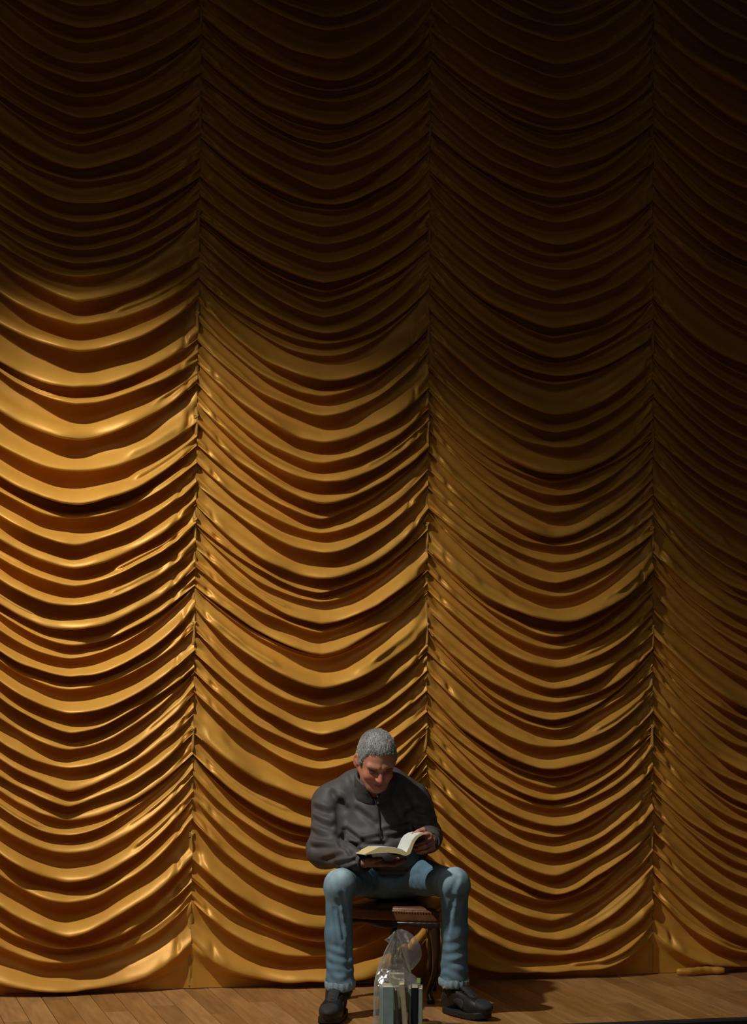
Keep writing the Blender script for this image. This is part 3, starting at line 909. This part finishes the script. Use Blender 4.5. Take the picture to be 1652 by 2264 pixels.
SHOE['sideL'] = nets(region((-.048, .060, .055), (.022, .042, .026)), *box, .0032)
SHOE['sideR'] = nets(region((.048, .060, .055), (.022, .042, .026)), *box, .0032)
SHOE['heel'] = nets(region((0, -.085, .060), (.036, .034, .034)), *box, .0032)
smesh = {k: mesh_np('shoe_' + k, *v) for k, v in SHOE.items()}
def lace_mesh():
    b = MB()
    for i in range(6):
        y = .118 - .020 * i; zc = .094 + .0095 * i
        for sg in (-1, 1):
            b.tube([(-sg * .024, y, zc - .012), (0, y - .006, zc + .0015 + .001 * sg), (sg * .024, y - .014, zc - .006)], .0026, 6)
    b.tube([(0, .005, .146), (.018, .018, .146), (.026, .030, .132), (.010, .020, .141)], .0024, 6)
    b.tube([(0, .005, .146), (-.018, .018, .144), (-.028, .028, .130), (-.010, .020, .140)], .0024, 6)
    me = mesh_py('laces', b.V, b.F); return me
lme = lace_mesh()
b = MB()
for i in range(7):
    f = i / 6
    pass
tg = []
for f in np.linspace(0, 1, 9):
    tg.append([(x, .125 - .125 * f, .088 + .058 * f - .012 * abs(x / .03) ** 2 + .004 * math.sin(f * 3.1)) for x in np.linspace(-.022, .022, 7)])
tme = mesh_np('tongue', np.array(tg).reshape(-1, 3), grid_quads(9, 7))
def put_shoe(heel, toe, lab):
    dirv = unit([toe[0] - heel[0], toe[1] - heel[1], 0])
    ang = math.atan2(dirv[1], dirv[0]) - math.pi / 2
    root = link('shoe', smesh['upper'] if not smesh['upper'].users else smesh['upper'].copy(), M_SHOE)
    if len(root.data.materials) > 1: root.data.materials.pop()
    root.location = (heel[0] + dirv[0] * .085, heel[1] + dirv[1] * .085, 0); root.rotation_euler = (0, 0, ang)
    root.parent = person
    root['label'] = lab
    for nm, key, mt in (('sole', 'sole', M_SOLE), ('toe_cap', 'toe', M_SHOEG), ('side_panel', 'sideL', M_SHOEG), ('side_panel', 'sideR', M_SHOEG), ('heel_counter', 'heel', M_SHOEG)):
        me = smesh[key]
        if not me.materials: me.materials.append(mt)
        o = bpy.data.objects.new(nm, me); COL.objects.link(o); o.parent = root
        me.polygons.foreach_set('use_smooth', [True] * len(me.polygons))
    for nm, me, mt in (('laces', lme, M_LACE), ('tongue', tme, M_SHOEG)):
        if not me.materials: me.materials.append(mt)
        o = bpy.data.objects.new(nm, me); COL.objects.link(o); o.parent = root
    return root
put_shoe((-.130, 9.600), (-.172, 9.30), 'black lace-up shoe pointing at the hall')
shl = put_shoe((.315, 9.690), (.498, 9.445), 'black lace-up shoe turned outwards')
for a in (ANR, ANL):
    n = 24; rows = []
    for t, r0 in ((.05, .040), (.0, .041), (-.05, .043)):
        rows.append([a + np.array([r0 * math.cos(6.2832 * k / n), r0 * math.sin(6.2832 * k / n) + .005, t - .01]) for k in range(n)])
    child(link('sock', mesh_np('sock', np.array(rows).reshape(-1, 3), grid_quads(3, n, True)), mat('dark_sock', (.02, .02, .022), .9)), person)
# pale pull tab behind the ankle and a loose thread at the hem
tb = W(984, 2183, 9.585)
def tab(P): return ell(P, tb, (.0115, .006, .0055), RY(-.55))
bv, bq = nets(tab, tb - .02, tb + .02, .0016)
child(link('pull_tab', mesh_np('pull_tab', bv, bq), M_SOCK), shl)
b = MB(); b.tube([W(1026, 2171, 9.56), W(1031, 2170, 9.55), W(1038, 2169, 9.55)], .0012, 5)
child(b.build('loose_thread', M_SOCK, None, True), jeans)

# ------------------------------------------------------------------ the open book in his hands
BY = 9.455
EXT = np.array([-.045, .165, -.011])
def bp(pts): return [W(x, y, BY) for x, y in pts]
bk = empty('open_book', W(897, 1893, BY))
tag(bk, 'thick open paperback with yellowed pages held in both hands', 'book')
L_top = [(806,1888.5),(838,1873.5),(856,1873),(874,1874.2),(888,1878),(899,1885)]
L_bot = [(896,1892.5),(886,1889),(874,1886.4),(858,1885.2),(832,1886.6),(822,1888),(806,1889.8)]
b = MB(); b.prism(bp(L_top + L_bot), EXT); child(b.build('page_block', M_PAGES), bk)
R_in = [(899,1885),(904,1877),(908.5,1867),(912.5,1857),(919,1849),(928,1843.5),(937,1841.5),(944,1842)]
R_out = [(942,1844),(934,1846),(926,1850.5),(920,1857),(915,1866),(911.5,1877),(907,1888),(897,1892.5)]
b = MB(); b.prism(bp(R_in + R_out), EXT); child(b.build('page_block', M_PAGES), bk)
def sheet(poly, off, name, m, lift=.0):
    """a thin leaf or cover along one side of a page block"""
    P0 = np.array(bp(poly)); e = unit(EXT)
    V = []
    nrm = np.gradient(P0, axis=0); nrm = np.cross(nrm, e); nrm /= np.linalg.norm(nrm, axis=1)[:, None]
    A = P0 + nrm * off; B = P0 + nrm * (off + math.copysign(.0009, off))
    mb = MB(); n = len(A)
    for i in range(n): mb.V += [A[i] - e * lift, A[i] + EXT + e * lift, B[i] + EXT + e * lift, B[i] - e * lift]
    for i in range(n - 1):
        for k in range(4):
            k2 = (k + 1) % 4
            mb.F.append((i*4 + k, i*4 + k2, i*4 + 4 + k2, i*4 + 4 + k))
    mb.F += [(0, 1, 2, 3), ((n-1)*4 + 3, (n-1)*4 + 2, (n-1)*4 + 1, (n-1)*4)]
    return child(mb.build(name, m), bk)
sheet(R_in, .0003, 'open_page', M_PAPER, -.001); sheet(L_top[1:], .0003, 'open_page', M_PAPER, -.001)
sheet(L_bot, .0004, 'cover', M_COVER, .003); sheet(R_out, .0004, 'cover', M_COVER, .003)

# ------------------------------------------------------------------ the chair
CH = np.array([.1353, 10.0975, 0.0]); CHR = math.radians(-18)
chair = empty('dining_chair', CH, CHR)
tag(chair, 'dark wooden chair with studded brown leather seat under the reader', 'chair')
SW, SD = .455, .375
def seat_out(x, y, grow=0):
    """distance outside the seat outline; the seat narrows to the back and bows at the front"""
    w = SW / 2 * (1 - .20 * (y + SD / 2) / SD) + grow
    fy = -SD / 2 - .036 * (1 - (x / (SW / 2)) ** 2) - grow
    return np.maximum(np.maximum(np.abs(x) - w, fy - y), y - SD / 2 - grow)
def seat_sdf(P):
    o = seat_out(P[:, 0], P[:, 1]) + .010
    top = .412 + .026 * np.clip(1 - (P[:, 0] / .21) ** 2, 0, 1) * np.clip(1 - (P[:, 1] / .22) ** 2, 0, 1)
    return smax(o, np.maximum(P[:, 2] - top, .385 - P[:, 2]), .022) - .0
def rail_sdf(P):
    o = seat_out(P[:, 0], P[:, 1], .004)
    low = .338 - .016 * np.cos(P[:, 0] * 15) ** 2
    return smax(smax(o, -(o + .03), .003), np.maximum(P[:, 2] - .356, low - P[:, 2]), .006)
def band_sdf(P):
    o = seat_out(P[:, 0], P[:, 1], .002)
    return smax(smax(o, -(o + .03), .003), np.maximum(P[:, 2] - .404, .355 - P[:, 2]), .006)
v, q = nets(band_sdf, (-.25, -.27, .33), (.25, .24, .43), .0055)
link('seat_band', mesh_np('seat_band', v, q), M_LEATHER, chair)
v, q = nets(seat_sdf, (-.25, -.27, .36), (.25, .24, .46), .006)
o = link('seat', mesh_np('seat', v, q), M_LEATHER, chair)
v, q = nets(rail_sdf, (-.25, -.27, .29), (.25, .24, .38), .0055)
link('seat_rail', mesh_np('seat_rail', v, q), M_WOOD, chair)
# brass studs along the lower edge of the leather
stud = MB(); 
V = []; n = 7
for i, (t, r0) in enumerate(((0, .0036), (.0012, .0032), (.0022, .0018))):
    V.append([(r0 * math.cos(6.2832 * k / n), -t, r0 * math.sin(6.2832 * k / n)) for k in range(n)])
sme = mesh_np('stud', np.array(V).reshape(-1, 3), grid_quads(3, n, True)); sme.materials.append(M_BRASS)
pts = []
for x in np.arange(-.215, .218, .0118):
    pts.append((x, -SD / 2 - .036 * (1 - (x / (SW / 2)) ** 2) - .0045, 0, math.atan(.072 * x / (SW / 2) ** 2)))
for y in np.arange(-.175, .18, .0118):
    w = SW / 2 * (1 - .20 * (y + SD / 2) / SD)
    pts.append((w + .0018, y, 0, math.pi / 2 - .1)); pts.append((-w - .0018, y, 0, -math.pi / 2 + .1))
for x, y, _, a in pts:
    o = bpy.data.objects.new('stud', sme); COL.objects.link(o); o.parent = chair
    o.location = (x, y, .397); o.rotation_euler = (0, 0, a)
def cab(x, y, sx, sy):
    zz = np.linspace(.36, 0, 22); P = []; R_ = []
    for z in zz:
        f = 1 - z / .36
        bow = .022 * math.sin(f * math.pi * 1.15) - .030 * sm(.55, .95, np.array(f)) + .030 * sm(.86, 1.0, np.array(f))
        P.append((x + sx * bow, y + sy * bow, z))
        R_.append(.024 - .013 * f + .004 * math.exp(-((f - .1) / .12) ** 2) + .007 * float(sm(.88, .98, np.array(f))))
    b = MB(); b.tube(P, R_, 12); return b.build('leg', M_WOOD, chair, True)
cab(-.214, -.165, -1, -1); cab(.196, -.165, 1, -1)
for sx in (-1, 1):
    x = sx * .088
    b = MB(); b.tube([(x, .168, .36), (x, .172, .24), (x, .185, .12), (x * 1.03, .205, .0)], [.019, .017, .015, .014], 10); b.build('leg', M_WOOD, chair, True)
    b = MB(); b.tube([(x, .168, .34), (x * .75, .172, .44), (x * .55, .180, .54), (x * .45, .190, .63)], [.018, .017, .016, .014], 10); b.build('back_post', M_WOOD, chair, True)
b = MB(); b.tube([(-.042, .190, .625), (-.02, .194, .638), (0, .196, .641), (.02, .194, .638), (.042, .190, .625)], [.016, .019, .021, .019, .016], 10, True); b.build('top_rail', M_WOOD, chair, True)
b = MB(); b.tube([(-.06, .174, .46), (0, .178, .46), (.06, .174, .46)], .012, 10); b.build('back_rail', M_WOOD, chair, True)
b = MB(); b.box((0, .184, .545), (.072, .020, .14), RX(-.12), .009); b.build('back_pad', M_LEATHER, chair, True)

# ------------------------------------------------------------------ books standing in the clear bag
def book(c, size, lean, rz, colour, label, spine_label=None, h0=0.0, pages=(.74, .62, .36), rough=.5):
    """c: centre of the foot; size: thickness (x), depth (y), height (z); spine towards the hall"""
    root = empty('book', c, rz)
    tag(root, label, 'book', 'books in the clear plastic bag')
    t, dp, hh = size; R_ = RY(lean)
    cm = mat('book_cover', colour, rough, noise=(40, .12)); pm = mat('book_pages', pages, .85, noise=(120, .12, (9, 1, 1)))
    def add(name, ctr, sz, m, bev=.0008):
        b = MB(); b.box(R_ @ (np.array(ctr) + (0, 0, hh / 2)), sz, R_, bev); return b.build(name, m, root)
    add('page_block', (0, .002, 0), (t - .004, dp - .008, hh - .005), pm, .0006)
    for sx in (-1, 1): add('cover', (sx * (t / 2 - .001), .0, 0), (.002, dp, hh), cm)
    add('spine', (0, -dp / 2 + .001, 0), (t - .0041, .0022, hh), cm)
    return root
def bx(px, y): return W(px, 2200, y)[0]
Y0 = 9.255
book((bx(855, Y0) , Y0 + .045, .0015), (.046, .118, .170), 0, .10, (.330, .420, .400), 'thick pale blue-green book at the left side of the clear bag')
book((bx(884, Y0) - .005, Y0 + .010, .003), (.008, .105, .160), -.085, .05, (.090, .066, .042), 'thin dark book leaning beside the blue-green one in the bag', pages=(.45, .38, .24))
book((bx(894.5, Y0) + .004, Y0 + .020, .0035), (.022, .108, .182), -.085, .0, (.520, .430, .270), 'tan paperback leaning in the middle of the bag')
book((bx(884, Y0) - .014, Y0 + .165, .0015), (.060, .060, .200), 0.02, .04, (.50, .43, .27), 'tall cream book standing behind the tan paperback in the bag')
book((bx(901.5, Y0) + .009, Y0 + .040, .0015), (.011, .112, .164), 0, .0, (.260, .310, .240), 'slim grey-green book beside the black one in the bag', pages=(.6, .52, .32))
book((bx(914, Y0) + .0065, Y0 + .040, .0015), (.028, .118, .168), 0, -.02, (.010, .010, .016), 'black-spined book in the clear bag')
book((bx(927, Y0) + .007, Y0 + .040, .0015), (.016, .116, .165), 0, -.03, (.350, .390, .340), 'slim pale grey book at the right side of the clear bag')
cg = MB(); c0 = W(926, 2168, Y0 + .02)
cg.box(c0, (.015, .002, .022), RX(-.5), .0005)
card = tag(cg.build('paper_tag', mat('green_card', (.22, .30, .07), .6)), 'small green card sticking up at the right of the bag', 'card')

# the bag: a clear film round the books, twisted up into a peak with a loose lobe to the right
def film():
    m = bpy.data.materials.new('clear_film'); m.use_nodes = True
    nt = m.node_tree; nt.nodes.clear()
    out = nt.nodes.new('ShaderNodeOutputMaterial')
    tr = nt.nodes.new('ShaderNodeBsdfTransparent'); tr.inputs[0].default_value = (.95, .96, .95, 1)
    gl = nt.nodes.new('ShaderNodeBsdfGlossy'); gl.inputs['Roughness'].default_value = .09; gl.inputs[0].default_value = (.9, .9, .9, 1)
    df = nt.nodes.new('ShaderNodeBsdfDiffuse'); df.inputs[0].default_value = (.75, .77, .74, 1)
    tl = nt.nodes.new('ShaderNodeBsdfTranslucent'); tl.inputs[0].default_value = (.75, .77, .74, 1)
    ad = nt.nodes.new('ShaderNodeMixShader'); ad.inputs[0].default_value = .45
    lw = nt.nodes.new('ShaderNodeLayerWeight'); lw.inputs[0].default_value = .28
    mr = nt.nodes.new('ShaderNodeMapRange'); mr.inputs[3].default_value = .20; mr.inputs[4].default_value = .62
    m1 = nt.nodes.new('ShaderNodeMixShader'); m2 = nt.nodes.new('ShaderNodeMixShader')
    nz = nt.nodes.new('ShaderNodeTexNoise'); nz.inputs['Scale'].default_value = 38; nz.inputs['Detail'].default_value = 6
    tc = nt.nodes.new('ShaderNodeTexCoord'); nt.links.new(tc.outputs['Object'], nz.inputs['Vector'])
    bp_ = nt.nodes.new('ShaderNodeBump'); bp_.inputs['Strength'].default_value = .6; bp_.inputs['Distance'].default_value = .006
    nt.links.new(nz.outputs[0], bp_.inputs['Height'])
    nt.links.new(bp_.outputs[0], gl.inputs['Normal'])
    nt.links.new(df.outputs[0], ad.inputs[1]); nt.links.new(tl.outputs[0], ad.inputs[2])
    nt.links.new(lw.outputs['Facing'], mr.inputs[0]); nt.links.new(mr.outputs[0], m1.inputs[0])
    nt.links.new(tr.outputs[0], m1.inputs[1]); nt.links.new(ad.outputs[0], m1.inputs[2])
    m2.inputs[0].default_value = .10
    nt.links.new(m1.outputs[0], m2.inputs[1]); nt.links.new(gl.outputs[0], m2.inputs[2])
    nt.links.new(m2.outputs[0], out.inputs[0])
    return m
M_FILM = film()
BGC = W(880, 2200, Y0 + .055)
xl, xr = bx(830, Y0) - BGC[0], bx(933, Y0) - BGC[0]
NA = 96; an = np.linspace(0, 2 * math.pi, NA, endpoint=False)
def sq(a, p): return np.sign(np.cos(a)) * np.abs(np.cos(a)) ** p, np.sign(np.sin(a)) * np.abs(np.sin(a)) ** p
# (height, centre x, half width, half depth, squareness, depth centre)
zpx = lambda py: W(880, py, Y0 + .05)[2]
sec = [(.0012, .0, .085, .055, .35, .03), (.0015, .000, .100, .082, .35, .03), (.02, .000, .0985, .088, .30, .03), (.09, .0, .0975, .087, .30, .03),
       (.150, .0, .0970, .086, .30, .03), (.172, -.002, .093, .080, .38, .03), (.192, -.010, .083, .066, .5, .03), (.215, -.016, .070, .052, .7, .028),
       (.235, -.016, .062, .040, .8, .026), (.262, -.020, .050, .032, .9, .022), (.290, -.020, .038, .026, 1, .018), (.320, -.016, .029, .020, 1, .014),
       (.345, -.013, .021, .014, 1, .012), (.368, -.011, .013, .009, 1, .010), (.384, -.010, .005, .004, 1, .010)]
sec = np.array(sec); zz = np.concatenate([[0.0012], np.linspace(.0016, .385, 110)])
V = []
rr = np.random.default_rng(5); phs = rr.uniform(0, 6.28, 12)
for z in zz:
    cx, hw, hd, p, cy = [np.interp(z, sec[:, 0], sec[:, i]) for i in range(1, 6)]
    x, y = sq(an, p)
    upw = float(sm(.17, .30, np.array(z)))
    wr = 1 + upw * (.10 * np.sin(an * 7 + phs[0] + z * 30) + .08 * np.sin(an * 13 + phs[1] - z * 22) + .05 * np.sin(an * 19 + phs[2])) \
         + (1 - upw) * (.008 * np.sin(an * 9 + phs[3] + z * 40) + .006 * np.sin(an * 17 + phs[4] - z * 60))
    X = cx + hw * x * wr; Y = cy + hd * y * wr
    P = np.stack([X, Y, np.full(NA, z)], -1)
    V.append(P)
V = np.array(V)
V += (.0038 * sm(.15, .2, V[..., 2]) * vnoise(V, 48, 62) + .0020 * vnoise(V, 70, 61) * np.minimum(1, (V[..., 2] / .02)))[..., None] * np.array([1, 1, .4])
base_c = V[0].mean(0)
Vf = np.concatenate([V.reshape(-1, 3), [base_c]])
me = mesh_np('plastic_bag', V.reshape(-1, 3) + [BGC[0], BGC[1], 0], grid_quads(len(zz), NA, True))
bag = link('plastic_bag', me, M_FILM)
tag(bag, 'clear plastic bag with a twisted top standing round the books on the floor', 'bag')
# the loose lobe and the folded corner of the bag's mouth
def lobe(name, outline, depth0, bulge):
    """a puffed double film inside an outline of photograph points"""
    P = np.array([W(x, y, depth0) for x, y in outline]); c = P.mean(0)
    rows = []
    for f in np.linspace(0, 1, 12): rows.append(c + (P - c) * f)
    A = np.array(rows); n = len(P)
    h = bulge * (1 - np.linspace(0, 1, 12) ** 2)[:, None]
    nzv = (vnoise(A, 32, 71) + .6 * vnoise(A, 75, 72)) * .010 * np.linspace(1, .2, 12)[:, None]
    Fm = A.copy(); Fm[..., 1] -= h + nzv; Bm = A.copy(); Bm[..., 1] += h * .6 + nzv
    v, q = join_np([(Fm.reshape(-1, 3), grid_quads(12, n, True)), (Bm.reshape(-1, 3), grid_quads(12, n, True))])
    return child(link(name, mesh_np(name, v, q), M_FILM), bag)
lobe('bag_lobe', [(876,2056),(888,2054),(900,2058),(912,2066),(922,2077),(929,2088),(932,2100),(933,2112),(930,2122),(923,2131),(915,2141),(908,2146),(902,2138),(896,2124),(890,2104),(884,2080)], Y0 + .045, .020)
lobe('bag_corner', [(874,2057),(866,2066),(858,2073),(849,2078),(855,2082),(862,2086),(866,2080),(872,2068)], Y0 + .06, .004)
